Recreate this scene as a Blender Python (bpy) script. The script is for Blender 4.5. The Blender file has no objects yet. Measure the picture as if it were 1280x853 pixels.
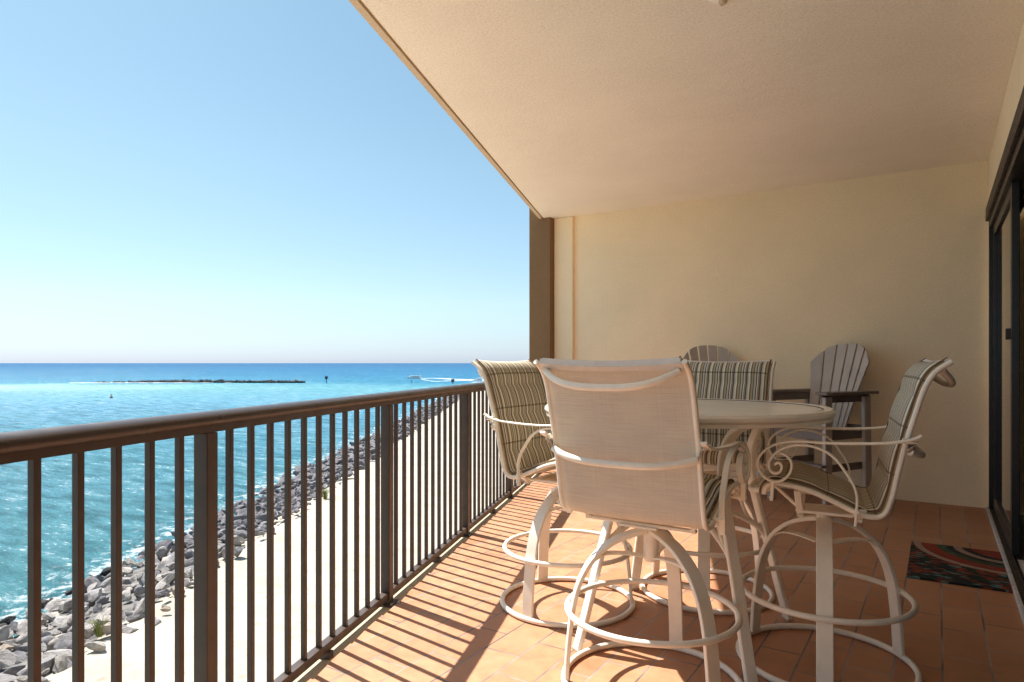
import bpy, bmesh, math, random
from mathutils import Vector, Matrix, noise
random.seed(7)
SC = bpy.context.scene
COL = SC.collection
R = math.radians
V = Vector

# ------------------------------------------------------------------ camera
EYE = 1.22
YAW = 33.0
cam_d = bpy.data.cameras.new('camera'); cam = bpy.data.objects.new('camera', cam_d); COL.objects.link(cam)
cam.location = (0, 0, EYE); cam.rotation_euler = (R(90), 0, R(YAW))
cam_d.sensor_width = 36; cam_d.lens = 820 / 1280 * 36
cam_d.shift_y = 27.5 / 1280
cam_d.clip_start = 0.05; cam_d.clip_end = 80000
SC.camera = cam

# ------------------------------------------------------------------ light
SUN_EL = 56.5
SUN_DIR = V((-0.9914, 0.1305, 0)) * math.cos(R(SUN_EL)) + V((0, 0, math.sin(R(SUN_EL))))
w = bpy.data.worlds.new('World'); SC.world = w; w.use_nodes = True
nt = w.node_tree; nt.nodes.clear()
sky = nt.nodes.new('ShaderNodeTexSky'); sky.sky_type = 'NISHITA'; sky.sun_disc = False
sky.sun_elevation = R(SUN_EL)
sky.sun_rotation = math.atan2(SUN_DIR.x, SUN_DIR.y)
sky.altitude = 0; sky.air_density = 1.0; sky.dust_density = 0.4; sky.ozone_density = 1.6
bg = nt.nodes.new('ShaderNodeBackground'); bg.inputs[1].default_value = 0.0505
wo = nt.nodes.new('ShaderNodeOutputWorld')
# sky tint by height: dimmer and cooler near the horizon, brighter overhead as added fill
tcw = nt.nodes.new('ShaderNodeTexCoord'); spw = nt.nodes.new('ShaderNodeSeparateXYZ'); nt.links.new(tcw.outputs['Generated'], spw.inputs[0])
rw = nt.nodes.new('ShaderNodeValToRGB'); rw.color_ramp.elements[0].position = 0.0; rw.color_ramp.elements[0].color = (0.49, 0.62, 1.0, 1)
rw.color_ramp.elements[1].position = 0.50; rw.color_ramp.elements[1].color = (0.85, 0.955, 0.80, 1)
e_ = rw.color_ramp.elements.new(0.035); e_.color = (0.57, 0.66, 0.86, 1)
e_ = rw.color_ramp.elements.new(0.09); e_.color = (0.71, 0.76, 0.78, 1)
e_ = rw.color_ramp.elements.new(0.72); e_.color = (1.5, 1.55, 1.35, 1)  # brighter unseen upper sky, added to fill the shaded balcony
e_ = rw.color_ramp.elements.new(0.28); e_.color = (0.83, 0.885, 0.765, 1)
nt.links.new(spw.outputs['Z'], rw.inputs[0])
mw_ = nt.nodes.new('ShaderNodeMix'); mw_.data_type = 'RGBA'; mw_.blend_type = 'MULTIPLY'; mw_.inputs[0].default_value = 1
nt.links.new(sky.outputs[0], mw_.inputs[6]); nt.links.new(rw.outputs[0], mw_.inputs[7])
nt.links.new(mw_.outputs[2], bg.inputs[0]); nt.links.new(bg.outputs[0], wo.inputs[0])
sl = bpy.data.lights.new('sun', 'SUN'); sl.energy = 2.8; sl.angle = R(0.5); sl.color = (1.0, 0.955, 0.89)
so = bpy.data.objects.new('sun', sl); COL.objects.link(so)
so.rotation_euler = SUN_DIR.to_track_quat('Z', 'Y').to_euler()
so.location = (-20, 5, 30)
SC.view_settings.view_transform = 'Standard'; SC.view_settings.look = 'None'
SC.view_settings.gamma = 1; SC.view_settings.use_curve_mapping = False
SC.view_settings.exposure = 1.9
SC.render.engine = 'CYCLES'
SC.cycles.max_bounces = 12; SC.cycles.diffuse_bounces = 9; SC.cycles.glossy_bounces = 4
SC.cycles.sample_clamp_indirect = 8

# ------------------------------------------------------------------ frames of reference
FW = V((-math.sin(R(YAW)), math.cos(R(YAW)), 0)); RT = V((math.cos(R(YAW)), math.sin(R(YAW)), 0))
def shore(L, d, z): return FW * d + RT * L + V((0, 0, z))        # the shoreline runs parallel to FW
AL = R(19.9)
D = V((-math.sin(AL), math.cos(AL), 0)); N = V((-math.cos(AL), -math.sin(AL), 0))   # the railing line and its outward normal
def rp(p, s, z): return N * p + D * s + V((0, 0, z))
SEA = EYE - 13.0
SAND = EYE - 11.5
CEIL = 2.92
YW = 6.79          # end wall
XW = 0.355         # window wall
YB = -3.7          # the other end wall, behind

# ------------------------------------------------------------------ materials
def mat(name, col, rough=0.6, metal=0.0, spec=0.5):
    m = bpy.data.materials.new(name); m.use_nodes = True
    b = m.node_tree.nodes['Principled BSDF']
    b.inputs['Base Color'].default_value = (*col, 1); b.inputs['Roughness'].default_value = rough
    b.inputs['Metallic'].default_value = metal; b.inputs['Specular IOR Level'].default_value = spec
    return m, m.node_tree, b
def nd(t, kind, **kw):
    n = t.nodes.new(kind)
    for k, v in kw.items():
        if k.startswith('i_'):
            key = k[2:]
            key = int(key) if key.isdigit() else key.replace('_', ' ')
            n.inputs[key].default_value = v
        else: setattr(n, k, v)
    return n
def ramp(t, fac, stops, interp='LINEAR'):
    r = t.nodes.new('ShaderNodeValToRGB'); r.color_ramp.interpolation = interp
    e = r.color_ramp.elements
    while len(e) < len(stops): e.new(0.5)
    for i, (p, c) in enumerate(stops):
        e[i].position = p; e[i].color = (*c, 1) if len(c) == 3 else c
    t.links.new(fac, r.inputs[0]); return r.outputs[0]
def mix(t, fac, a, b, mode='MIX'):
    m = t.nodes.new('ShaderNodeMix'); m.data_type = 'RGBA'; m.blend_type = mode
    for sock, val in ((m.inputs[0], fac), (m.inputs[6], a), (m.inputs[7], b)):
        if hasattr(val, 'links'): t.links.new(val, sock)
        elif isinstance(val, (int, float)): sock.default_value = val
        else: sock.default_value = (*val, 1)
    return m.outputs[2]
def math_n(t, op, a, b=None, c=None, clamp=False):
    m = t.nodes.new('ShaderNodeMath'); m.operation = op; m.use_clamp = clamp
    for i, v in enumerate((a, b, c)):
        if v is None: continue
        if hasattr(v, 'links'): t.links.new(v, m.inputs[i])
        else: m.inputs[i].default_value = v
    return m.outputs[0]
def objco(t, scale=None, rot=None, loc=None, src='Object'):
    c = t.nodes.new('ShaderNodeTexCoord'); o = c.outputs[src]
    if scale or rot or loc:
        m = t.nodes.new('ShaderNodeMapping'); t.links.new(o, m.inputs[0])
        if scale: m.inputs['Scale'].default_value = scale
        if rot: m.inputs['Rotation'].default_value = rot
        if loc: m.inputs['Location'].default_value = loc
        o = m.outputs[0]
    return o
def noise_n(t, co, scale, detail=4, rough=0.5, out=0):
    n = nd(t, 'ShaderNodeTexNoise', i_Scale=scale, i_Detail=detail, i_Roughness=rough); t.links.new(co, n.inputs['Vector']); return n.outputs[out]
def bump(t, b, h, strength=0.3, dist=0.01, prev=None):
    n = nd(t, 'ShaderNodeBump', i_Strength=strength, i_Distance=dist); t.links.new(h, n.inputs['Height'])
    if prev is not None: t.links.new(prev, n.inputs['Normal'])
    if b: t.links.new(n.outputs[0], b.inputs['Normal'])
    return n.outputs[0]

def stucco(name, col, sc=160, strength=0.5, var=0.06):
    m, t, b = mat(name, col, 0.9, spec=0.2)
    co = objco(t)
    big = noise_n(t, co, 1.3, 5, 0.6)
    c = ramp(t, big, [(0.3, tuple(x * (1 - var) for x in col)), (0.7, tuple(min(1, x * (1 + var)) for x in col))])
    fine = noise_n(t, co, sc, 3, 0.6)
    c2 = ramp(t, fine, [(0.35, (0.9, 0.9, 0.9)), (0.6, (1.04, 1.04, 1.04))])
    t.links.new(mix(t, 1.0, c, c2, 'MULTIPLY'), b.inputs['Base Color'])
    n1 = bump(t, None, noise_n(t, co, 9, 4, 0.6), 0.25, 0.012)
    bump(t, b, fine, strength, 0.004, n1)
    return m
M = {}
M['wall'] = stucco('wall_stucco', (0.94, 0.78, 0.54), 110, 0.45, 0.05)
M['ceiling'] = stucco('ceiling_stucco', (0.91, 0.83, 0.715), 75, 0.8, 0.04)
M['trim_brown'] = stucco('brown_stucco', (0.23, 0.135, 0.07), 110, 0.4)
M['band'] = stucco('fascia_stucco', (0.62, 0.50, 0.36), 110, 0.4)

def tile_mat():
    m, t, b = mat('quarry_tile', (0.45, 0.22, 0.12), 0.55)
    geo = nd(t, 'ShaderNodeNewGeometry')
    sep = nd(t, 'ShaderNodeSeparateXYZ'); t.links.new(geo.outputs['Position'], sep.inputs[0])
    cmb = nd(t, 'ShaderNodeCombineXYZ')
    # tiles are 328 x 164 mm, long side along the window wall
    t.links.new(math_n(t, 'ADD', sep.outputs['Y'], 0.328 * 40 - 3.45), cmb.inputs['X'])
    t.links.new(math_n(t, 'ADD', sep.outputs['X'], 0.164 * 60 - 0.0175), cmb.inputs['Y'])
    warp = nd(t, 'ShaderNodeVectorMath', operation='MULTIPLY_ADD')
    nz = noise_n(t, cmb.outputs[0], 3.0, 2, out=1)
    t.links.new(nz, warp.inputs[0]); warp.inputs[1].default_value = (0.006, 0.006, 0); t.links.new(cmb.outputs[0], warp.inputs[2])
    br = nd(t, 'ShaderNodeTexBrick', offset=0.5, offset_frequency=2, squash=1.0)
    br.inputs['Scale'].default_value = 1.0; br.inputs['Mortar Size'].default_value = 0.0044
    br.inputs['Mortar Smooth'].default_value = 0.2; br.inputs['Bias'].default_value = 0.0
    br.inputs['Brick Width'].default_value = 0.328; br.inputs['Row Height'].default_value = 0.164
    br.inputs['Color1'].default_value = (0.0, 0, 0, 1); br.inputs['Color2'].default_value = (1, 1, 1, 1); br.inputs['Mortar'].default_value = (0.5, 0.5, 0.5, 1)
    t.links.new(warp.outputs[0], br.inputs['Vector'])
    base = ramp(t, br.outputs['Color'], [(0.0, (0.44, 0.208, 0.105)), (0.5, (0.48, 0.238, 0.125)), (1.0, (0.43, 0.188, 0.09))])
    mott = noise_n(t, geo.outputs['Position'], 14, 6, 0.65)
    base = mix(t, 1.0, base, ramp(t, mott, [(0.3, (0.86, 0.85, 0.84)), (0.65, (1.08, 1.08, 1.06))]), 'MULTIPLY')
    big = noise_n(t, geo.outputs['Position'], 1.6, 4, 0.6)
    base = mix(t, 1.0, base, ramp(t, big, [(0.35, (0.93, 0.9, 0.88)), (0.62, (1.05, 1.06, 1.08))]), 'MULTIPLY')
    # pale scuffs and spots
    sp = noise_n(t, geo.outputs['Position'], 60, 3, 0.7)
    base = mix(t, ramp(t, sp, [(0.66, (0, 0, 0)), (0.78, (0.35, 0.35, 0.35))]), base, (0.62, 0.42, 0.30))
    gn = noise_n(t, geo.outputs['Position'], 2.3, 3, 0.6)
    grout = ramp(t, gn, [(0.42, (0.13, 0.10, 0.095)), (0.60, (0.36, 0.28, 0.23))])
    t.links.new(mix(t, br.outputs['Fac'], base, grout), b.inputs['Base Color'])
    t.links.new(ramp(t, mott, [(0.3, (0.45,) * 3), (0.7, (0.65,) * 3)]), b.inputs['Roughness'])
    h = mix(t, 1.0, ramp(t, br.outputs['Fac'], [(0, (1, 1, 1)), (1, (0, 0, 0))]), ramp(t, mott, [(0.3, (0.9,) * 3), (0.7, (1,) * 3)]), 'MULTIPLY')
    bump(t, b, h, 0.6, 0.003)
    return m
M['tile'] = tile_mat()
M['slab'] = stucco('slab_concrete', (0.50, 0.42, 0.30), 90, 0.5, 0.2)

def paint(name, col, rough=0.4, dirt=0.12, scale=12):
    m, t, b = mat(name, col, rough)
    co = objco(t)
    n = noise_n(t, co, scale, 5, 0.65)
    c = ramp(t, n, [(0.32, tuple(x * (1 - dirt) for x in col)), (0.6, col)])
    t.links.new(c, b.inputs['Base Color'])
    t.links.new(ramp(t, noise_n(t, co, scale * 3, 3), [(0.3, (rough * 0.8,) * 3), (0.7, (min(1, rough * 1.25),) * 3)]), b.inputs['Roughness'])
    bump(t, b, noise_n(t, co, 260, 2), 0.12, 0.001)
    return m
M['cream'] = paint('cream_powder_coat', (0.90, 0.84, 0.72), 0.38, 0.10)
M['cream_gloss'] = paint('cream_gloss', (0.88, 0.82, 0.70), 0.2, 0.06)
M['cream_dark'] = paint('cream_worn', (0.60, 0.50, 0.37), 0.5, 0.15)
M['rail'] = paint('bronze_rail', (0.060, 0.046, 0.040), 0.33, 0.05, 5)
M['bronze'] = paint('bronze_bar', (0.072, 0.050, 0.040), 0.40, 0.2, 8)
M['plastic'] = paint('grey_glide', (0.25, 0.24, 0.23), 0.5)
M['door_black'] = paint('black_aluminium', (0.018, 0.017, 0.018), 0.35, 0.2)
M['door_brown'] = paint('brown_flashing', (0.035, 0.022, 0.016), 0.5, 0.2)
M['sill_white'] = paint('white_sill', (0.62, 0.60, 0.58), 0.6, 0.3, 20)
m, t, b = mat('tinted_glass', (0.012, 0.013, 0.015), 0.03, spec=0.6); M['glass'] = m
M['poly_dark'] = paint('dark_lumber', (0.20, 0.17, 0.15), 0.6, 0.15, 6)  # darker copy of the lumber for arms, aprons and rails
M['poly'] = paint('weathered_grey_lumber', (0.50, 0.45, 0.405), 0.6, 0.15, 6)
m, t, b = mat('steel_bolt', (0.5, 0.48, 0.45), 0.35, 1.0); M['steel'] = m

def table_mat():
    m, t, b = mat('frosted_top', (0.62, 0.56, 0.42), 0.22)
    co = objco(t)
    v = nd(t, 'ShaderNodeTexVoronoi', i_Scale=55.0); t.links.new(co, v.inputs['Vector'])
    c = ramp(t, noise_n(t, co, 5, 5), [(0.35, (0.82, 0.77, 0.64)), (0.65, (0.90, 0.85, 0.72))])
    t.links.new(c, b.inputs['Base Color'])
    bump(t, b, v.outputs['Distance'], 0.25, 0.002)
    return m
M['top'] = table_mat()

def mesh_fabric():
    m, t, b = mat('sling_mesh', (0.52, 0.39, 0.31), 0.75, spec=0.25)
    uv = objco(t, src='UV')
    a = objco(t, scale=(3, 260, 1), src='UV'); c = objco(t, scale=(190, 2, 1), src='UV')
    n1 = noise_n(t, a, 1.0, 4, 0.7); n2 = noise_n(t, c, 1.0, 2, 0.5)
    big = noise_n(t, objco(t, scale=(4, 9, 1), src='UV'), 1.0, 4, 0.6)
    col = ramp(t, n1, [(0.3, (0.70, 0.64, 0.54)), (0.5, (0.86, 0.80, 0.69)), (0.7, (0.94, 0.89, 0.78))])
    col = mix(t, 1.0, col, ramp(t, n2, [(0.35, (0.95, 0.95, 0.96)), (0.65, (1.02, 1.02, 1.02))]), 'MULTIPLY')
    col = mix(t, 1.0, col, ramp(t, big, [(0.35, (0.97, 0.965, 0.97)), (0.65, (1.02, 1.02, 1.0))]), 'MULTIPLY')
    t.links.new(col, b.inputs['Base Color'])
    bump(t, b, n1, 0.4, 0.001)
    # light through the weave
    tr = nd(t, 'ShaderNodeBsdfTranslucent'); t.links.new(col, tr.inputs[0])
    mx = nd(t, 'ShaderNodeMixShader', i_0=0.35)
    t.links.new(b.outputs[0], mx.inputs[1]); t.links.new(tr.outputs[0], mx.inputs[2])
    t.links.new(mx.outputs[0], t.nodes['Material Output'].inputs[0])
    return m
M['mesh'] = mesh_fabric()
VMAX = 2.20
def stripe_fabric():
    m, t, b = mat('striped_cushion', (0.4, 0.35, 0.25), 0.85, spec=0.15)
    uv = objco(t, src='UV')
    sep = nd(t, 'ShaderNodeSeparateXYZ'); t.links.new(uv, sep.inputs[0])
    f = math_n(t, 'FRACT', math_n(t, 'MULTIPLY', sep.outputs['X'], 7.0))
    cr, dk, ol, gy, bn = (0.80, 0.74, 0.57), (0.14, 0.115, 0.085), (0.47, 0.38, 0.22), (0.56, 0.56, 0.50), (0.38, 0.28, 0.19)
    seq = [(0, ol), (0.14, dk), (0.22, cr), (0.34, gy), (0.44, dk), (0.55, bn), (0.66, cr), (0.73, dk), (0.81, gy), (0.93, dk)]
    c = ramp(t, f, seq, 'CONSTANT')
    # quilting stitches run across the pad
    st_l = [(0.0, (1, 1, 1))]
    for q in (0.11, 0.25, 0.40, 0.54, 0.70, 0.86): st_l += [(q - 0.0035, (0.55, 0.52, 0.48)), (q + 0.0035, (1, 1, 1))]
    c = mix(t, 1.0, c, ramp(t, math_n(t, 'DIVIDE', sep.outputs['Y'], VMAX), st_l, 'CONSTANT'), 'MULTIPLY')
    wv = noise_n(t, objco(t, scale=(220, 320, 1), src='UV'), 1.0, 2)
    c = mix(t, 1.0, c, ramp(t, wv, [(0.3, (0.94,) * 3), (0.7, (1.04,) * 3)]), 'MULTIPLY')
    t.links.new(c, b.inputs['Base Color'])
    bump(t, b, wv, 0.15, 0.0005)
    return m
M['stripe'] = stripe_fabric()
M['hem'] = paint('pale_hem', (0.74, 0.68, 0.62), 0.8, 0.1, 30)
M['piping'] = paint('brown_piping', (0.16, 0.10, 0.06), 0.8)

def rock_mat(name, wet=0.0, k=1.0):
    m, t, b = mat(name, (0.35, 0.33, 0.32), 0.85, spec=0.2)
    co = objco(t); oi = nd(t, 'ShaderNodeObjectInfo')
    n = noise_n(t, co, 2.2, 8, 0.7)
    c = ramp(t, n, [(0.3, (0.16 * k, 0.15 * k, 0.148 * k)), (0.5, (0.33 * k, 0.315 * k, 0.305 * k)), (0.7, (0.50 * k, 0.48 * k, 0.455 * k))])
    v = ramp(t, oi.outputs['Random'], [(0, (0.55, 0.54, 0.58)), (0.5, (1, 0.97, 0.96)), (0.9, (1.2, 1.12, 1.02)), (1, (1.1, 0.85, 0.65))])
    c = mix(t, 1.0, c, v, 'MULTIPLY')
    t.links.new(c, b.inputs['Base Color'])
    bump(t, b, noise_n(t, co, 7, 8, 0.7), 0.9, 0.12)
    return m
M['rock'] = rock_mat('granite_rock')
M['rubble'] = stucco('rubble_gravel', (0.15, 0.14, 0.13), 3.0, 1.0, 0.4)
M['rock_dark'] = rock_mat('wet_rock', k=0.18)
def sand_mat():
    m, t, b = mat('sand', (0.72, 0.64, 0.50), 0.95, spec=0.1)
    geo = nd(t, 'ShaderNodeNewGeometry')
    c = ramp(t, noise_n(t, geo.outputs['Position'], 0.35, 8, 0.7), [(0.3, (0.36, 0.315, 0.25)), (0.6, (0.46, 0.415, 0.34))])
    f = noise_n(t, geo.outputs['Position'], 3.0, 6, 0.7)
    c = mix(t, 1.0, c, ramp(t, f, [(0.3, (0.92, 0.91, 0.9)), (0.6, (1.02, 1.02, 1.02))]), 'MULTIPLY')
    vo = nd(t, 'ShaderNodeTexVoronoi', i_Scale=0.9); t.links.new(geo.outputs['Position'], vo.inputs['Vector'])
    c = mix(t, 1.0, c, ramp(t, vo.outputs['Distance'], [(0.10, (0.80, 0.79, 0.78)), (0.20, (1, 1, 1))]), 'MULTIPLY')  # footprint dimples, their hollow shade painted as darker colour
    fl_ = noise_n(t, geo.outputs['Position'], 7.0, 3, 0.6)
    c = mix(t, ramp(t, fl_, [(0.70, (0, 0, 0)), (0.74, (0.7,) * 3)]), c, (0.14, 0.12, 0.08))
    t.links.new(c, b.inputs['Base Color'])
    bump(t, b, f, 0.5, 0.12)
    return m
M['sand'] = sand_mat()
M['grass'] = paint('dune_grass_blade', (0.20, 0.22, 0.06), 0.7, 0.3, 3)
M['white'] = paint('white_gelcoat', (0.8, 0.8, 0.78), 0.3, 0.05)
M['hull'] = paint('dark_window', (0.05, 0.06, 0.08), 0.3)
m, t, b = mat('foam', (0.86, 0.9, 0.92), 0.8); M['foam'] = m

def sea_mat():
    m, t, b = mat('sea_water', (0.03, 0.2, 0.25), 0.12, spec=0.5)
    b.inputs['IOR'].default_value = 1.33; b.inputs['Specular IOR Level'].default_value = 0.26
    geo = nd(t, 'ShaderNodeNewGeometry')
    mp = nd(t, 'ShaderNodeMapping', vector_type='POINT'); mp.inputs['Rotation'].default_value = (0, 0, -R(YAW))
    t.links.new(geo.outputs['Position'], mp.inputs[0])      # x = lateral L, y = along the shore d
    sep = nd(t, 'ShaderNodeSeparateXYZ'); t.links.new(mp.outputs[0], sep.inputs[0])
    Lx, Dy = sep.outputs['X'], sep.outputs['Y']
    wob = noise_n(t, geo.outputs['Position'], 0.02, 5, 0.6)
    wob2 = noise_n(t, geo.outputs['Position'], 0.004, 4, 0.6)
    dist = math_n(t, 'ADD', Dy, math_n(t, 'MULTIPLY', math_n(t, 'SUBTRACT', wob, 0.5), 90.0))
    lg = math_n(t, 'DIVIDE', math_n(t, 'LOGARITHM', math_n(t, 'MAXIMUM', dist, 10.0), 10.0), 4.5)
    # log10(d)/4.5 : 30m .33, 100m .44, 250m .53, 420m .583, 1000m .667
    c = ramp(t, lg, [(0.30, (0.030, 0.145, 0.155)), (0.43, (0.050, 0.20, 0.27)), (0.52, (0.085, 0.26, 0.38)), (0.565, (0.11, 0.32, 0.38)), (0.585, (0.025, 0.19, 0.31)), (0.64, (0.016, 0.14, 0.28)), (0.78, (0.008, 0.085, 0.22))])
    # pale sandbar on the left, inside the breakwater
    bar = math_n(t, 'MULTIPLY', ramp(t, dist, [(0.0, (0, 0, 0)), (1.0, (1, 1, 1))]), 1.0)
    mr = nd(t, 'ShaderNodeMapRange', i_1=250.0, i_2=340.0); t.links.new(dist, mr.inputs[0])
    mr2 = nd(t, 'ShaderNodeMapRange', i_1=430.0, i_2=380.0); t.links.new(dist, mr2.inputs[0])
    mr3 = nd(t, 'ShaderNodeMapRange', i_1=-60.0, i_2=-230.0); t.links.new(math_n(t, 'ADD', Lx, math_n(t, 'MULTIPLY', wob2, 60)), mr3.inputs[0])
    barf = math_n(t, 'MULTIPLY', math_n(t, 'MULTIPLY', mr.outputs[0], mr2.outputs[0]), mr3.outputs[0])
    c = mix(t, math_n(t, 'MULTIPLY', barf, 0.75), c, (0.26, 0.50, 0.42))
    # patches
    pt = noise_n(t, geo.outputs['Position'], 0.012, 6, 0.65)
    c = mix(t, 1.0, c, ramp(t, pt, [(0.35, (0.82, 0.88, 0.92)), (0.65, (1.15, 1.1, 1.05))]), 'MULTIPLY')
    # foam at the rocks
    fn = noise_n(t, geo.outputs['Position'], 0.9, 8, 0.75)
    near = nd(t, 'ShaderNodeMapRange', i_1=-31.0, i_2=-25.5); t.links.new(Lx, near.inputs[0])
    ff = math_n(t, 'ADD', fn, math_n(t, 'MULTIPLY', near.outputs[0], 0.12))
    foam = ramp(t, ff, [(0.60, (0, 0, 0)), (0.70, (0.8, 0.8, 0.8))])
    nearc = math_n(t, 'MULTIPLY', foam, near.outputs[0])
    # wave shading painted in colour: dark troughs, pale crests, white glints and foam
    wc = noise_n(t, objco(t, scale=(1, 1, 1)), 0.5, 6, 0.7)
    mw = nd(t, 'ShaderNodeMapping'); mw.inputs['Rotation'].default_value = (0, 0, R(-40)); mw.inputs['Scale'].default_value = (0.16, 0.62, 1)
    t.links.new(geo.outputs['Position'], mw.inputs[0])
    cr = noise_n(t, mw.outputs[0], 1.0, 7, 0.7)
    c = mix(t, ramp(t, cr, [(0.38, (0.6,) * 3), (0.52, (0, 0, 0))]), c, (0.004, 0.05, 0.065))
    c = mix(t, ramp(t, cr, [(0.53, (0, 0, 0)), (0.66, (0.5,) * 3)]), c, (0.15, 0.33, 0.38))
    gl = nd(t, 'ShaderNodeMapping'); gl.inputs['Rotation'].default_value = (0, 0, R(-40)); gl.inputs['Scale'].default_value = (0.9, 3.2, 1)
    t.links.new(geo.outputs['Position'], gl.inputs[0])
    cap = math_n(t, 'ADD', noise_n(t, gl.outputs[0], 1.0, 6, 0.8), math_n(t, 'MULTIPLY', math_n(t, 'SUBTRACT', cr, 0.5), 0.6))
    c = mix(t, ramp(t, cap, [(0.62, (0, 0, 0)), (0.69, (0.85,) * 3)]), c, (0.75, 0.82, 0.83))  # painted sun glitter, mixed with whitecap flecks
    c = mix(t, nearc, c, (0.8, 0.85, 0.86))
    t.links.new(c, b.inputs['Base Color'])
    t.links.new(math_n(t, 'ADD', math_n(t, 'MULTIPLY', nearc, 0.6), 0.10), b.inputs['Roughness'])
    n1 = bump(t, None, cr, 1.0, 0.9)
    n2 = bump(t, None, noise_n(t, geo.outputs['Position'], 2.2, 5, 0.65), 1.0, 0.28, n1)
    t.links.new(n2, b.inputs['Normal'])
    # wave slopes keep a real sea from mirroring the sky fully at grazing angles
    b.inputs['Specular IOR Level'].default_value = 0.0
    fr = nd(t, 'ShaderNodeFresnel', i_IOR=1.33); t.links.new(n2, fr.inputs['Normal'])
    gs = nd(t, 'ShaderNodeBsdfGlossy', i_Roughness=0.13); t.links.new(n2, gs.inputs['Normal'])
    ms = nd(t, 'ShaderNodeMixShader'); t.links.new(math_n(t, 'MINIMUM', fr.outputs[0], 0.17), ms.inputs[0])
    t.links.new(b.outputs[0], ms.inputs[1]); t.links.new(gs.outputs[0], ms.inputs[2])
    t.links.new(ms.outputs[0], t.nodes['Material Output'].inputs[0])
    return m
M['sea'] = sea_mat()

def rug_mat():
    m, t, b = mat('braided_rug', (0.1, 0.05, 0.04), 0.95, spec=0.1)
    geo = nd(t, 'ShaderNodeNewGeometry')
    sub = nd(t, 'ShaderNodeVectorMath', operation='SUBTRACT'); t.links.new(geo.outputs['Position'], sub.inputs[0]); sub.inputs[1].default_value = (0.36, 5.23, 0)
    mu = nd(t, 'ShaderNodeVectorMath', operation='MULTIPLY'); t.links.new(sub.outputs[0], mu.inputs[0]); mu.inputs[1].default_value = (1, 0.9, 0)
    ln = nd(t, 'ShaderNodeVectorMath', operation='LENGTH'); t.links.new(mu.outputs[0], ln.inputs[0])
    r = ln.outputs['Value']
    dkk, red, tan, grn, teal = (0.025, 0.03, 0.026), (0.30, 0.055, 0.03), (0.42, 0.29, 0.21), (0.06, 0.09, 0.05), (0.10, 0.20, 0.19)
    bands = ramp(t, r, [(0, red), (0.18, dkk), (0.23, tan), (0.275, dkk), (0.32, grn), (0.37, red), (0.43, (0.28, 0.05, 0.03)), (0.455, tan), (0.50, dkk)], 'CONSTANT')
    mp = nd(t, 'ShaderNodeMapping'); mp.inputs['Scale'].default_value = (22, 60, 1); t.links.new(geo.outputs['Position'], mp.inputs[0])
    vo = nd(t, 'ShaderNodeTexVoronoi', i_Scale=1.0); t.links.new(mp.outputs[0], vo.inputs['Vector'])
    sp = nd(t, 'ShaderNodeSeparateColor'); t.links.new(vo.outputs['Color'], sp.inputs[0])
    braid = ramp(t, sp.outputs[0], [(0, dkk), (0.35, (0.02, 0.04, 0.03)), (0.5, (0.26, 0.06, 0.035)), (0.68, dkk), (0.8, teal), (0.9, (0.2, 0.05, 0.03))], 'CONSTANT')
    outer = math_n(t, 'GREATER_THAN', r, 0.50)
    c = mix(t, outer, bands, braid)
    c = mix(t, 0.22, c, braid)
    t.links.new(c, b.inputs['Base Color'])
    bump(t, b, vo.outputs['Distance'], 0.6, 0.006)
    return m
M['rug'] = rug_mat()

# ------------------------------------------------------------------ helpers
def tag(o, label=None, cat=None, group=None, kind=None):
    if label: o['label'] = label
    if cat: o['category'] = cat
    if group: o['group'] = group
    if kind: o['kind'] = kind
    return o
def thing(name, loc, rz, label, cat, group=None):
    o = bpy.data.objects.new(name, None); COL.objects.link(o)
    o.location = loc; o.rotation_euler = (0, 0, rz); o.empty_display_size = 0.2
    return tag(o, label, cat, group)
def copy_tree(o, parent=None):
    c = o.copy(); COL.objects.link(c); c.parent = parent
    for ch in [x for x in COL.objects if x.parent == o and x != c]:
        copy_tree(ch, c)
    return c
def spline(pts, n=6, closed=False):
    P = [V(p) for p in pts]; out = []
    m = len(P); segs = m if closed else m - 1
    for i in range(segs):
        if closed: p0, p1, p2, p3 = P[(i - 1) % m], P[i], P[(i + 1) % m], P[(i + 2) % m]
        else: p0, p1, p2, p3 = P[max(i - 1, 0)], P[i], P[i + 1], P[min(i + 2, m - 1)]
        for k in range(n):
            u = k / n
            out.append(0.5 * ((2 * p1) + (p2 - p0) * u + (2 * p0 - 5 * p1 + 4 * p2 - p3) * u * u + (3 * p1 - p0 - 3 * p2 + p3) * u ** 3))
    if not closed: out.append(P[-1])
    return out
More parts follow.
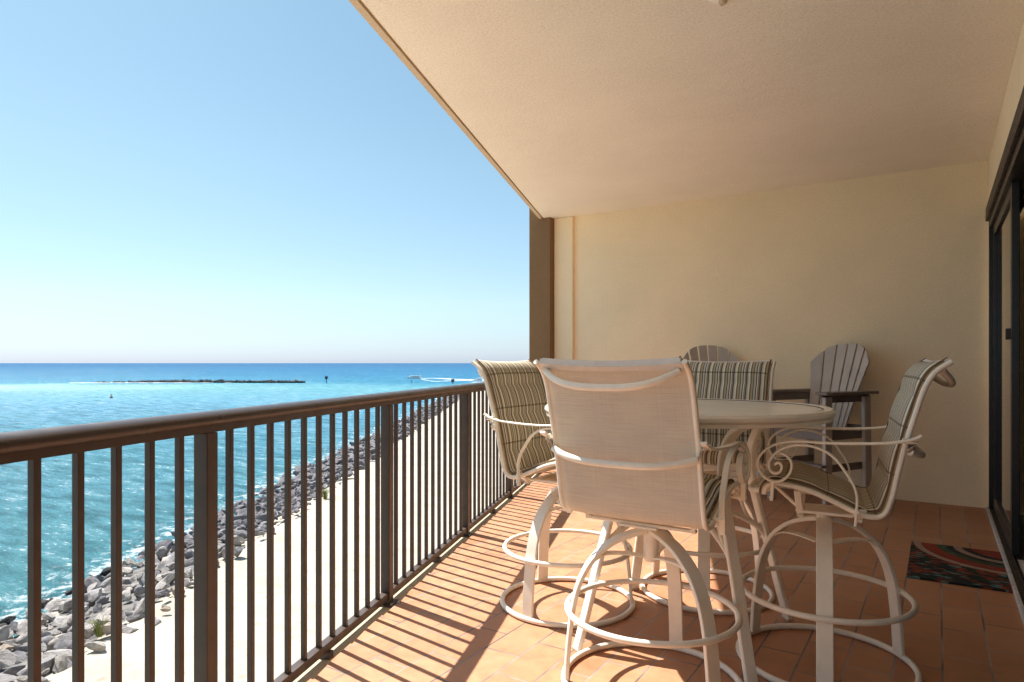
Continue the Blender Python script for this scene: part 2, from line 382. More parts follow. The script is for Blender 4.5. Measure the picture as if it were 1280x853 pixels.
class MB:
    def __init__(s): s.bm = bmesh.new(); s.uv = None
    def box(s, c, size, rz=0, rot=None):
        r = bmesh.ops.create_cube(s.bm, size=1)
        mtx = Matrix.Translation(V(c)) @ (rot.to_4x4() if rot else Matrix.Rotation(rz, 4, 'Z')) @ Matrix.Diagonal((*size, 1))
        bmesh.ops.transform(s.bm, matrix=mtx, verts=r['verts']); return s
    def hexa(s, lo, hi):
        """lo and hi: lists of corner points, bottom and top loops"""
        a = [s.bm.verts.new(p) for p in lo]; b_ = [s.bm.verts.new(p) for p in hi]; n = len(a)
        s.bm.faces.new(a[::-1]); s.bm.faces.new(b_)
        for i in range(n): s.bm.faces.new((a[i], a[(i + 1) % n], b_[(i + 1) % n], b_[i]))
        return s
    def prism(s, pts, z0, z1): return s.hexa([(p[0], p[1], z0) for p in pts], [(p[0], p[1], z1) for p in pts])
    def sweep(s, path, sect, side=None, closed=False, scale=None):
        P = [V(p) for p in path]; n = len(P); rings = []
        nrm = None
        for i in range(n):
            if closed: t_ = P[(i + 1) % n] - P[i - 1]
            else: t_ = P[min(i + 1, n - 1)] - P[max(i - 1, 0)]
            t_.normalize()
            if side is not None:
                a = V(side); a = (a - t_ * a.dot(t_)).normalized(); b_ = t_.cross(a)
            else:
                if nrm is None:
                    nrm = t_.orthogonal().normalized()
                nrm = (nrm - t_ * nrm.dot(t_)).normalized(); a = nrm; b_ = t_.cross(a)
            k = scale[i] if scale else 1
            rings.append([s.bm.verts.new(P[i] + a * (x * k) + b_ * (y * k)) for x, y in sect])
        m = len(sect)
        for i in range(n if closed else n - 1):
            r0, r1 = rings[i], rings[(i + 1) % n]
            for j in range(m): s.bm.faces.new((r0[j], r0[(j + 1) % m], r1[(j + 1) % m], r1[j]))
        if not closed:
            s.bm.faces.new(rings[0][::-1]); s.bm.faces.new(rings[-1])
        return s
    def tube(s, path, r, n=8, side=None, closed=False, scale=None):
        return s.sweep(path, [(r * math.cos(2 * math.pi * k / n), r * math.sin(2 * math.pi * k / n)) for k in range(n)], side, closed, scale)
    def bar(s, path, wdt, thk, side, ch=0.25, closed=False):
        """flat bar: wdt along side, thk across it, rounded corners"""
        a, b_ = wdt / 2, thk / 2; c = min(a, b_) * ch * 2 * 0.5
        sec = [(-a + c, -b_), (a - c, -b_), (a, -b_ + c), (a, b_ - c), (a - c, b_), (-a + c, b_), (-a, b_ - c), (-a, -b_ + c)]
        return s.sweep(path, sec, side, closed)
    def lathe(s, prof, c=(0, 0, 0), n=24):
        rings = []
        for r_, z_ in prof:
            if r_ < 1e-6: rings.append([s.bm.verts.new((c[0], c[1], c[2] + z_))])
            else: rings.append([s.bm.verts.new((c[0] + r_ * math.cos(2 * math.pi * k / n), c[1] + r_ * math.sin(2 * math.pi * k / n), c[2] + z_)) for k in range(n)])
        for a, b_ in zip(rings, rings[1:]):
            for k in range(n):
                k2 = (k + 1) % n
                if len(a) == 1 and len(b_) == 1: continue
                if len(a) == 1: s.bm.faces.new((a[0], b_[k2], b_[k]))
                elif len(b_) == 1: s.bm.faces.new((a[k], a[k2], b_[0]))
                else: s.bm.faces.new((a[k], a[k2], b_[k2], b_[k]))
        return s
    def build(s, name, m, parent=None, bevel=0, smooth=35, loc=None):
        bmesh.ops.recalc_face_normals(s.bm, faces=s.bm.faces[:])
        me = bpy.data.meshes.new(name); s.bm.to_mesh(me); s.bm.free()
        me.materials.append(m)
        if smooth:
            for p in me.polygons: p.use_smooth = True
            me.set_sharp_from_angle(angle=R(smooth))
        o = bpy.data.objects.new(name, me); COL.objects.link(o)
        if parent: o.parent = parent
        if loc: o.location = loc
        if bevel:
            md = o.modifiers.new('bevel', 'BEVEL'); md.width = bevel; md.segments = 2; md.limit_method = 'ANGLE'; md.angle_limit = R(40)
        return o

# ================================================================== STRUCTURE
def xy(v): return (v.x, v.y)
def on_line(p, y):   # point on the line at distance p along N, at world y
    s = (y - p * N.y) / D.y
    return N * p + D * s
# slab under the tiles
a0, a1 = on_line(1.44, YB), on_line(1.44, YW)
MB().prism([xy(a0), (3.0, YB), (3.0, YW + 0.25), xy(on_line(1.44, YW + 0.25))], -0.25, -0.022).build('slab', M['slab'], bevel=0.004)
bpy.data.objects['slab']['kind'] = 'structure'
# tile field, its outer edge slightly uneven
edge = []
yy = YW
while yy > YB + 0.01:
    p_ = 1.33 + random.uniform(-0.006, 0.006)
    y2 = max(YB, yy - 0.164 * 0.94)
    edge.append(xy(on_line(p_, yy))); edge.append(xy(on_line(p_ - 0.012 * (random.random() < 0.5), y2)))
    yy = y2
fl = MB().prism(edge + [(XW - 0.02, YB), (XW - 0.02, YW)], -0.022 + 0.0005, 0.0).build('floor', M['tile'], smooth=0)
fl['kind'] = 'structure'
# ceiling slab with a drip groove set in from its edge
cm = MB()
def strip(p0, p1, z0, z1):
    cm.prism([xy(on_line(p0, YB)), xy(on_line(p1, YB)), xy(on_line(p1, YW + 0.25)), xy(on_line(p0, YW + 0.25))][::-1], z0, z1)
cm.prism([xy(on_line(1.385, YB)), (3.0, YB), (3.0, YW + 0.25), xy(on_line(1.385, YW + 0.25))], CEIL, CEIL + 0.24)
cl = cm.build('ceiling', M['ceiling'], smooth=0); cl['kind'] = 'structure'
cm = MB(); strip(1.3851, 1.40, CEIL + 0.012, CEIL + 0.24); strip(1.4001, 1.44, CEIL - 0.004, CEIL + 0.24)
ce = cm.build('ceiling_edge', M['band'], smooth=0); ce['kind'] = 'structure'

# end wall with the pilaster step and the brown wall end
wl = thing('end_wall', (-1.7, YW, 0), 0, 'beige stucco end wall behind the dining set and deck chairs', 'wall')
def child(o, parent):   # parent keeping world coordinates that were baked in the mesh
    o.parent = parent; o.matrix_parent_inverse = Matrix.Translation(-parent.location); return o
child(MB().prism([(-3.545, YW), (3.0, YW), (3.0, YW + 0.25), (-3.545, YW + 0.25)], -0.3, CEIL).build('plaster', M['wall'], smooth=0), wl)
child(MB().prism([(-3.788, YW - 0.045), (-3.546, YW - 0.045), (-3.546, YW + 0.25), (-3.788, YW + 0.25)], -0.3, CEIL - 0.002).build('pilaster', M['wall'], smooth=0, bevel=0.004), wl)
child(MB().prism([(-4.075, YW - 0.14), (-3.79, YW - 0.14), (-3.79, YW + 0.26), (-4.075, YW + 0.26)], -0.3, CEIL + 0.5).build('pier', M['trim_brown'], smooth=0, bevel=0.004), wl)
# window wall: plaster around the opening
ww = thing('window_wall', (XW, 3, 0), 0, 'beige stucco wall around the black sliding door', 'wall')
Y1 = 6.72; Y0 = -1.5; ZH = 2.42
mb = MB()
mb.box(((XW + XW + 0.2) / 2, (YW + Y1) / 2, CEIL / 2 - 0.01), (0.2, YW - Y1 - 0.001, CEIL - 0.005))
mb.box((XW + 0.1, (Y1 + Y0) / 2, (ZH + CEIL) / 2), (0.2, Y1 - Y0 - 0.001, CEIL - ZH - 0.003))
mb.box((XW + 0.1, (Y0 + YB) / 2, CEIL / 2), (0.2, Y0 - YB - 0.002, CEIL - 0.005))
child(mb.build('plaster', M['wall'], smooth=0), ww)
# building mass below, down to the sand, and above
bl = thing('apartment_building', (3, 2, SAND), 0, 'beige apartment building carrying the balcony above the beach', 'building')
child(MB().box((5.4, 2, (SAND - 1 - 0.26) / 2), (10, 30, -(SAND - 1) - 0.26)).build('lower_wall', M['wall'], smooth=0), bl)
child(MB().box((5.4, 2, CEIL + 5), (10, 30, 9.5)).build('upper_wall', M['wall'], smooth=0), bl)

# sliding door
dr = thing('sliding_door', (XW, 3, 0), 0, 'black framed sliding glass door with tinted panes', 'door')
fr = MB()
fr.box((XW + 0.035, Y1 - 0.021, ZH / 2), (0.075, 0.04, ZH))                 # far jamb
fr.box((XW + 0.06, (Y1 + Y0) / 2, ZH - 0.04), (0.12, Y1 - Y0 - 0.085, 0.08))   # head
fr.box((XW + 0.14, Y0 + 0.03, ZH / 2), (0.2, 0.05, ZH))
child(fr.build('frame', M['door_black'], bevel=0.003), dr)
child(MB().box((XW - 0.012, (Y1 + Y0) / 2, 2.452), (0.022, Y1 - Y0 + 0.05, 0.105)).build('head_flashing', M['door_brown'], bevel=0.003), dr)
tk = MB().box((XW + 0.025, (Y1 + Y0) / 2 - 0.03, 0.012), (0.045, Y1 - Y0 - 0.07, 0.03))
tk.box((XW + 0.03, (Y1 + Y0) / 2 - 0.03, 0.033), (0.006, Y1 - Y0 - 0.07, 0.014))
child(tk.build('track', M['door_brown'], bevel=0.002), dr)
child(MB().box((XW - 0.0105, (Y1 + Y0) / 2, 0.011), (0.021, Y1 - Y0, 0.032)).build('sill', M['sill_white'], bevel=0.004), dr)
child(MB().box((XW + 0.085, (5.0 + Y0) / 2, 0.015), (0.07, 5.0 - Y0, 0.03)).build('inner_sill', M['sill_white'], bevel=0.003), dr)
def panel(x, ya, yb, z0=0.035, z1=ZH - 0.082):
    p = MB()
    for yc in (ya + 0.04, yb - 0.04): p.box((x, yc, (z0 + z1) / 2), (0.04, 0.08, z1 - z0))
    p.box((x, (ya + yb) / 2, z0 + 0.05), (0.038, yb - ya - 0.161, 0.1)); p.box((x, (ya + yb) / 2, z1 - 0.04), (0.038, yb - ya - 0.161, 0.08))
    f = child(p.build('door_panel', M['door_black'], bevel=0.003), dr)
    g = MB().box((x, (ya + yb) / 2, (z0 + z1) / 2), (0.008, yb - ya - 0.161, z1 - z0 - 0.181)).build('pane', M['glass'], smooth=0)
    g.parent = f
    return f
panel(XW + 0.045, 5.06, 6.66)
panel(XW + 0.10, 3.3, 4.98)
panel(XW + 0.10, 1.55, 3.26)
panel(XW + 0.045, -1.42, 1.5)
child(MB().box((XW + 0.3, (Y1 + Y0) / 2, ZH / 2), (0.02, Y1 - Y0 + 0.1, ZH)).build('dark_backing', M['door_black'], smooth=0), dr)  # black sheet behind the panes, standing in for the unlit room
child(MB().box((XW + 0.012, 5.10, 1.40), (0.03, 0.022, 0.07)).build('latch', M['door_brown'], bevel=0.004), dr)

# ceiling fixture
fx = thing('ceiling_fixture', (-0.835, 3.075, CEIL), 0, 'small round fixture on the ceiling above the table', 'light fixture')
MB().lathe([(0, -0.001), (0.055, -0.001), (0.055, -0.012), (0.04, -0.02), (0, -0.02)]).build('mounting_plate', M['ceiling'], fx)
MB().lathe([(0, -0.02), (0.018, -0.02), (0.02, -0.034), (0.012, -0.042), (0, -0.043)]).build('cap', M['band'], fx)

# ================================================================== SEA, BEACH
sb = MB()
def quad(b_, pts):
    b_.bm.faces.new([b_.bm.verts.new(p) for p in pts])
quad(sb, [shore(-60000, -3000, SEA), shore(60000, -3000, SEA), shore(60000, 60000, SEA), shore(-60000, 60000, SEA)])
tag(sb.build('sea', M['sea'], smooth=0), kind='structure')
# beach: a gridded sheet with a bank sloping under the rocks
gb = MB(); Ls = [-26.5, -25.0, -22, -19, -17.6, -16.6, -15.5, -13, -10, -6, -2, 4, 12, 30, 70, 160]; ds = [-60 + 2.5 * i for i in range(160)]
end = 330
grid = []
for dd in ds:
    row = []
    for L in Ls:
        if L < -16.6: z = SEA - 0.6 + (SAND - SEA + 0.55) * (L + 26.5) / 9.9
        else: z = SAND + 0.10 * noise.noise(V((L * 0.12, dd * 0.12, 0))) + 0.04 * noise.noise(V((L * 0.6, dd * 0.6, 3)))
        if dd > end: z = min(z, SAND - (dd - end) * 0.3)
        jl = 0.5 * noise.noise(V((0, dd * 0.25, 9))) if -18 < L < -15 else 0
        row.append(gb.bm.verts.new(shore(L + jl, dd, z)))
    grid.append(row)
for i in range(len(grid) - 1):
    for j in range(len(Ls) - 1): gb.bm.faces.new((grid[i][j], grid[i][j + 1], grid[i + 1][j + 1], grid[i + 1][j]))
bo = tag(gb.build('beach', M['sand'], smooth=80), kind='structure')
bo.data.materials.append(M['rubble'])          # gravel and rubble under the boulders
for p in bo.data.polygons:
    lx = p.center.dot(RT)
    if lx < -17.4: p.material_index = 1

# rocks
def rock_bm(bm, seed, sub, mtx=None):
    r = bmesh.ops.create_icosphere(bm, subdivisions=sub, radius=0.5)
    rnd = random.Random(seed)
    planes = []
    for k in range(13):
        n_ = V((rnd.gauss(0, 1), rnd.gauss(0, 1), rnd.gauss(0, 0.9))).normalized(); planes.append((n_, rnd.uniform(0.20, 0.38)))
    for v in r['verts']:
        for n_, h in planes:
            dd_ = v.co.dot(n_)
            if dd_ > h: v.co -= n_ * (dd_ - h) * 0.98
        v.co *= 1 + 0.10 * noise.noise(v.co * 4.1 + V((seed * 7.3, 0, 0)))
    if mtx: bmesh.ops.transform(bm, matrix=mtx, verts=r['verts'])
variants = []
for k in range(10):
    b_ = bmesh.new(); rock_bm(b_, k, 3); me = bpy.data.meshes.new('boulder'); b_.to_mesh(me); b_.free()
    me.materials.append(M['rock'])
    for p in me.polygons: p.use_smooth = True
    me.set_sharp_from_angle(angle=R(14)); variants.append(me)
wetv = []
for k in range(3):
    me = variants[k].copy(); me.materials.clear(); me.materials.append(M['rock_dark']); wetv.append(me)
def bank(L): return SEA - 0.25 + (SAND - SEA + 0.3) * min(1, max(0, (L + 25.2) / 8.2))
spots = []
d_ = 19.0
while d_ < 335:
    step = 0.76 if d_ < 70 else (1.0 if d_ < 150 else 1.5)
    L = -25.1 + random.uniform(0, 0.5)
    while L < -16.3 + 0.8 * noise.noise(V((3, d_ * 0.18, 0))):
        spots.append((L + random.uniform(-0.3, 0.3), d_ + random.uniform(-0.35, 0.35), step)); L += step * random.uniform(0.8, 1.15)
    d_ += step * 0.92
def in_view(L, dd): return -0.80 * dd < L
rest = []
cnt = 0
lab = 'grey granite boulder in the near stretch of the shoreline rock bank'
spots.sort(key=lambda q: q[1])
for L, dd, step in spots:
    sz = step * random.choice((0.5, 0.7, 0.85, 1.0, 1.25, 1.6)) * random.uniform(0.85, 1.15) * (0.8 if L > -17.5 else 1.0)
    loc = shore(L, dd, bank(L) + random.uniform(-0.2, 0.4))
    rot = (random.uniform(-0.5, 0.5), random.uniform(-0.5, 0.5), R(YAW) + random.uniform(-0.9, 0.9) + (math.pi / 2 if random.random() < 0.6 else 0))
    sc_ = (sz * random.uniform(1.1, 1.9), sz * random.uniform(0.7, 1.1), sz * random.uniform(0.5, 0.9))
    if cnt < 300 and in_view(L, dd) and dd > 21:
        wet = L < -24.5
        o = bpy.data.objects.new('boulder', random.choice(wetv if wet else variants)); COL.objects.link(o)
        o.location = loc; o.rotation_euler = rot; o.scale = sc_
        tag(o, 'dark wet boulder at the near water edge of the rock bank' if wet else lab, 'rock', 'wet boulders at the near water edge' if wet else 'boulders of the near rock bank')
        cnt += 1
    elif dd > 21: rest.append((L, loc, rot, sc_))
from mathutils import Euler
_cache = {}
def rock_data(seed, sub):
    if (seed, sub) not in _cache:
        b_ = bmesh.new(); rock_bm(b_, seed, sub); b_.verts.index_update()
        _cache[(seed, sub)] = ([v.co.copy() for v in b_.verts], [[v.index for v in f.verts] for f in b_.faces]); b_.free()
    return _cache[(seed, sub)]
def rock_pile(name, items, material):
    vs, fs = [], []
    for seed, sub, mtx in items:
        a_, f_ = rock_data(seed, sub); o_ = len(vs)
        vs += [mtx @ v for v in a_]; fs += [[k + o_ for k in f] for f in f_]
    me = bpy.data.meshes.new(name); me.from_pydata(vs, [], fs); me.materials.append(material); return me
items = []
for i, (L, loc, rot, sc_) in enumerate(rest):
    mtx = Matrix.Translation(loc) @ Euler(rot).to_matrix().to_4x4() @ Matrix.Diagonal((*sc_, 1))
    items.append((i % 37, 1 if loc.length > 120 else 2, mtx))
me = rock_pile('rock_bank', items, M['rock'])
o = bpy.data.objects.new('rock_bank', me); COL.objects.link(o)
tag(o, 'grey rocks running on along the shore into the distance', 'rocks', kind='stuff')

# breakwater out at sea: px 110..378 on the horizon side, 426 m out
bw = []
for i in range(420):
    u = (i + random.random()) / 420
    L = -276 + u * 140; dd = 432 + 4 * math.sin(u * 5)
    if u < 0.22 and random.random() < 0.55: continue
    hgt = 0.8 + 1.2 * min(1, u * 3) + random.uniform(-0.5, 0.6)
    mtx = Matrix.Translation(shore(L, dd + random.uniform(-2.5, 2.5), SEA + hgt * 0.25)) @ Matrix.Rotation(random.uniform(0, 3), 4, 'Z') @ Matrix.Diagonal((random.uniform(1.5, 4), random.uniform(1.5, 3.5), hgt * random.uniform(0.9, 1.7), 1))
    bw.append((i % 23, 1, mtx))
me = rock_pile('breakwater', bw, M['rock_dark'])
o = bpy.data.objects.new('breakwater', me); COL.objects.link(o)
tag(o, 'long low breakwater of dark rocks out in the sea', 'breakwater')

# grass tufts at the rock edge
def tuft(L, dd, label, n=70, h=0.7):
    b_ = MB()
    for k in range(n):
        a = random.uniform(0, 6.28); l = random.uniform(0.5, 1) * h; q = random.uniform(0.05, 0.5); r0 = random.uniform(0, 0.2)
        d0 = V((math.cos(a), math.sin(a), 0))
        pts = [d0 * r0, d0 * (r0 + q * l * 0.4) + V((0, 0, l * 0.6)), d0 * (r0 + q * l) + V((0, 0, l * 0.9))]
        b_.bar(spline(pts, 3), 0.02, 0.006, (-d0.y, d0.x, 0))
    o = b_.build('dune_grass', M['grass'], loc=shore(L, dd, SAND + 0.02)); return tag(o, label, 'grass tuft', 'grass tufts at the rock edge')
tuft(-17.3, 27.6, 'nearer olive tuft of dune grass between the rocks and the sand', 90, 0.8)
tuft(-15.8, 55.5, 'farther olive tuft of dune grass at the edge of the rocks', 90, 1.0)

# channel markers, buoys, boats
def px_sea(px, py): d = 820 * 13.0 / (py - 454); return (px - 640) / 820 * d, d
def marker(px, py, h, board, label):
    L, d = px_sea(px, py)
    t_ = thing('channel_marker', shore(L, d, SEA), R(YAW), label, 'channel marker', 'channel markers in the inlet')
    MB().tube([(0, 0, -1), (0, 0, h)], 0.22).build('pile', M['rock_dark'], t_)
    MB().box((0, -0.3, h - board / 2), (board, 0.12, board)).build('daymark', M['hull'], t_, bevel=0.02)
    MB().box((0, -0.38, h - board / 2), (board * 0.7, 0.03, board * 0.7)).build('daymark_face', M['door_brown'], t_)
marker(408, 479.5, 4.6, 1.9, 'tall dark channel marker on a pile right of the breakwater')
marker(566, 480.5, 3.2, 1.9, 'dark channel marker just above the far handrail')
def buoy(px, py, label):
    L, d = px_sea(px, py)
    t_ = thing('buoy', shore(L, d, SEA), 0, label, 'buoy', 'small buoys on the water')
    MB().lathe([(0, -0.4), (0.55, -0.3), (0.6, 0.3), (0.25, 0.7), (0, 0.75)]).build('float', M['door_black'], t_)
    MB().lathe([(0.12, 0.7), (0.12, 1.2), (0.25, 1.25), (0.25, 1.5), (0, 1.6)]).build('top_mark', M['door_black'], t_)
buoy(139, 498, 'small dark buoy in front of the breakwater')
buoy(514.5, 478.2, 'small dark buoy below the white boat')
def boat(px, py, ln, label):
    L, d = px_sea(px, py)
    t_ = thing('motor_boat', shore(L, d, SEA), R(YAW) + R(4), label, 'boat')
    b_ = MB(); secs = []
    n = 9; rings = []
    for i in range(n):
        u = i / (n - 1); x = (u - 0.5) * ln; wd = ln * 0.15 * (1 - max(0, (0.35 - u) / 0.35) ** 2) + 0.02; k = 1.25 + 0.7 * max(0, 0.4 - u)
        rings.append([b_.bm.verts.new(p) for p in ((x, -wd, k), (x, -wd * 0.7, -0.3), (x, wd * 0.7, -0.3), (x, wd, k))])
    for r0, r1 in zip(rings, rings[1:]):
        for j in range(4): b_.bm.faces.new((r0[j], r0[(j + 1) % 4], r1[(j + 1) % 4], r1[j]))
    b_.bm.faces.new(rings[0]); b_.bm.faces.new(rings[-1][::-1])
    b_.build('hull', M['white'], t_, smooth=50)
    cb = MB().box((ln * 0.08, 0, 1.5), (ln * 0.6, ln * 0.2, 0.8)).build('cabin', M['white'], t_, bevel=0.1)
    MB().box((ln * 0.08, 0, 1.62), (ln * 0.5, ln * 0.2 + 0.06, 0.28)).build('window', M['hull'], cb)
    MB().box((ln * 0.08, 0, 2.15), (ln * 0.75, ln * 0.26, 0.5)).build('roof', M['white'], t_, bevel=0.08)
    MB().tube([(ln * 0.15, 0, 2.2), (ln * 0.15, 0, 3.4)], 0.06).build('mast', M['white'], t_)
boat(518, 473.5, 12, 'white cabin boat heading left ahead of its wake')
boat(598, 477, 6, 'small boat behind the far handrail at the tail of the wake')
fw = MB()
def foam_path(pts, wd):
    P = [px_sea(*p) for p in pts]
    P = spline([(a, b_, 0) for a, b_ in P], 14); prev = None
    for i, p in enumerate(P):
        u = i / (len(P) - 1); h = wd * (0.5 + u) * random.uniform(0.6, 1.3)
        a_, c_ = [fw.bm.verts.new(shore(p.x, p.y + s_ * h, SEA + 0.12)) for s_ in (-1, 1)]
        if prev: fw.bm.faces.new((prev[0], a_, c_, prev[1]))
        prev = (a_, c_)
foam_path([(525, 473.6), (545, 473.2), (570, 474.5), (620, 476.0)], 6)
foam_path([(526, 474.2), (542, 477.0), (560, 476.5), (590, 475.8)], 3)
tag(fw.build('boat_wake', M['foam'], smooth=0), 'white foam wake trailing behind the boat', 'wake', kind='stuff')
# foam along the breakwater foot
fw = MB(); prev = None
for i in range(60):
    u = i / 59; h = random.uniform(-3, 4) if u < 0.4 else random.uniform(-5, 2)
    a_, c_ = fw.bm.verts.new(shore(-290 + u * 156, 427 - h, SEA + 0.1)), fw.bm.verts.new(shore(-290 + u * 156, 433, SEA + 0.1))
    if prev: fw.bm.faces.new((prev[0], a_, c_, prev[1]))
    prev = (a_, c_)
tag(fw.build('surf', M['foam'], smooth=0), 'thin white surf at the foot of the breakwater', 'surf', kind='stuff')

# ================================================================== RAILING
PB = 1.395
rl = thing('railing', (0, 0, 0), 0, 'dark bronze metal balcony railing with round handrail and square balusters', 'railing')
s_end = (YW - 0.14 - PB * N.y) / D.y
S0 = -2.6
hr = MB()
sec = []
for k in range(16):   # rounded cap, flat below
    a = 2 * math.pi * k / 16; x = 0.040 * math.cos(a); y = 0.026 * math.sin(a)
    sec.append((x, max(y, -0.016)))
hr.sweep([rp(PB, S0, 1.044), rp(PB, s_end - 0.002, 1.044)], [(x, y) for x, y in sec], side=N)
hr.build('handrail', M['rail'], rl, smooth=50)
MB().sweep([rp(PB, S0, 1.016), rp(PB, s_end - 0.002, 1.016)], [(-0.022, -0.012), (0.022, -0.012), (0.022, 0.0115), (-0.022, 0.0115)], side=N).build('top_channel', M['bronze'], rl, smooth=0)
MB().sweep([rp(PB, S0, 0.026), rp(PB, s_end - 0.002, 0.026)], [(-0.018, -0.018), (0.018, -0.018), (0.018, 0.018), (-0.018, 0.018)], side=N).build('bottom_rail', M['bronze'], rl, smooth=0)
SP = 1.3725 / 12
bal = post = None
k = -36
while True:
    s = 1.778 + k * SP
    if s > s_end - 0.04: break
    if s > S0:
        if k % 12 == 0:
            if post is None:
                b_ = MB().box((0, 0, 0.491), (0.05, 0.05, 1.024))
                post = b_.build('post', M['bronze'], rl, bevel=0.003)
                bp = MB().box((0.0, 0, -0.0175), (0.12, 0.10, 0.009)); bp.build('base_plate', M['bronze'], post, bevel=0.002)
                for sx in (-1, 1): MB().lathe([(0, 0), (0.011, 0), (0.011, 0.012), (0, 0.014)], c=(sx * 0.045, -0.036, -0.013), n=6).build('bolt', M['steel'], post)
                o = post
            else: o = copy_tree(post, rl)
        else:
            if bal is None: bal = MB().box((0, 0, 0.524), (0.019, 0.019, 0.96)).build('baluster', M['bronze'], rl, bevel=0.0015); o = bal
            else: o = bal.copy(); COL.objects.link(o); o.parent = rl
        o.location = rp(PB, s, 0); o.rotation_euler = (0, 0, AL)
        if k % 12 == 6:
            f = MB().box((0, 0, 0), (0.05, 0.034, 0.030)).build('foot_block', M['bronze'], rl, bevel=0.002)
            f.location = rp(PB - 0.006, s + 0.05, -0.007); f.rotation_euler = (0, 0, AL)
    k += 1

# ================================================================== BAR STOOLS
def profile():
    pts = [(0.214, 0.716), (0.211, 0.738), (0.195, 0.756), (0.160, 0.764), (0.10, 0.757), (0.03, 0.738), (-0.05, 0.703), (-0.11, 0.676), (-0.155, 0.667), (-0.19, 0.680),
           (-0.212, 0.735), (-0.232, 0.83), (-0.2555, 0.935), (-0.285, 1.04), (-0.312, 1.13), (-0.345, 1.19), (-0.395, 1.228)]
    return spline([(0, y, z) for y, z in pts], 6)
PR = profile()
def offset_profile(P, o):
    out = []
    for i, p in enumerate(P):
        t_ = (P[min(i + 1, len(P) - 1)] - P[max(i - 1, 0)]).normalized(); n_ = t_.cross(V((1, 0, 0)))
        out.append(p + n_ * o)
    return out
HW = 0.265
def grid_solid(Pa, Pb, hw, nx=12, puff=None, sag=0.0):
    """closed pad between two offset profiles, UV on it"""
    bm = bmesh.new(); uvl = bm.loops.layers.uv.new('UVMap'); n = len(Pa)
    L = [0]
    for i in range(1, n): L.append(L[-1] + (Pa[i] - Pa[i - 1]).length)
    A, B = [], []
    for i in range(n):
        ra, rb_ = [], []
        t_ = (Pa[min(i + 1, n - 1)] - Pa[max(i - 1, 0)]).normalized(); n_ = t_.cross(V((1, 0, 0)))
        for j in range(nx + 1):
            u = j / nx; x = (u - 0.5) * 2 * hw
            e = 1 - abs(2 * u - 1) ** 6
            k = (puff(L[i] / L[-1]) * e) if puff else 0
            s_ = -sag * (1 - (2 * u - 1) ** 2)
            tip = V((0, 0, 0))
            if i > n - 4: tip = -t_ * 0.012 * (1 - (2 * u - 1) ** 2) * (i - n + 4) / 3
            ra.append((bm.verts.new(Pa[i] + V((x, 0, 0)) + n_ * (k + s_) + tip), u, L[i])); rb_.append((bm.verts.new(Pb[i] + V((x, 0, 0)) + n_ * s_ + tip), u, L[i]))
        A.append(ra); B.append(rb_)
    def f(q):
        fc = bm.faces.new([a[0] for a in q])
        for lp, a in zip(fc.loops, q): lp[uvl].uv = (a[1], a[2] / (2 * hw))
    for i in range(n - 1):
        for j in range(nx):
            f((A[i][j], A[i][j + 1], A[i + 1][j + 1], A[i + 1][j])); f((B[i][j], B[i + 1][j], B[i + 1][j + 1], B[i][j + 1]))
        f((A[i][0], A[i + 1][0], B[i + 1][0], B[i][0])); f((A[i][nx], B[i][nx], B[i + 1][nx], A[i + 1][nx]))
    for j in range(nx):
        f((A[0][j], B[0][j], B[0][j + 1], A[0][j + 1])); f((A[-1][j], A[-1][j + 1], B[-1][j + 1], B[-1][j]))
    m_ = MB(); m_.bm.free(); m_.bm = bm; return m_
def puff(u):
    seams = [0.0, 0.11, 0.25, 0.40, 0.54, 0.70, 0.86, 1.0]
    for a, b_ in zip(seams, seams[1:]):
        if a <= u <= b_:
            q = (u - a) / (b_ - a); return 0.020 * (math.sin(math.pi * q) ** 0.45) if 0 < q < 1 else 0
    return 0
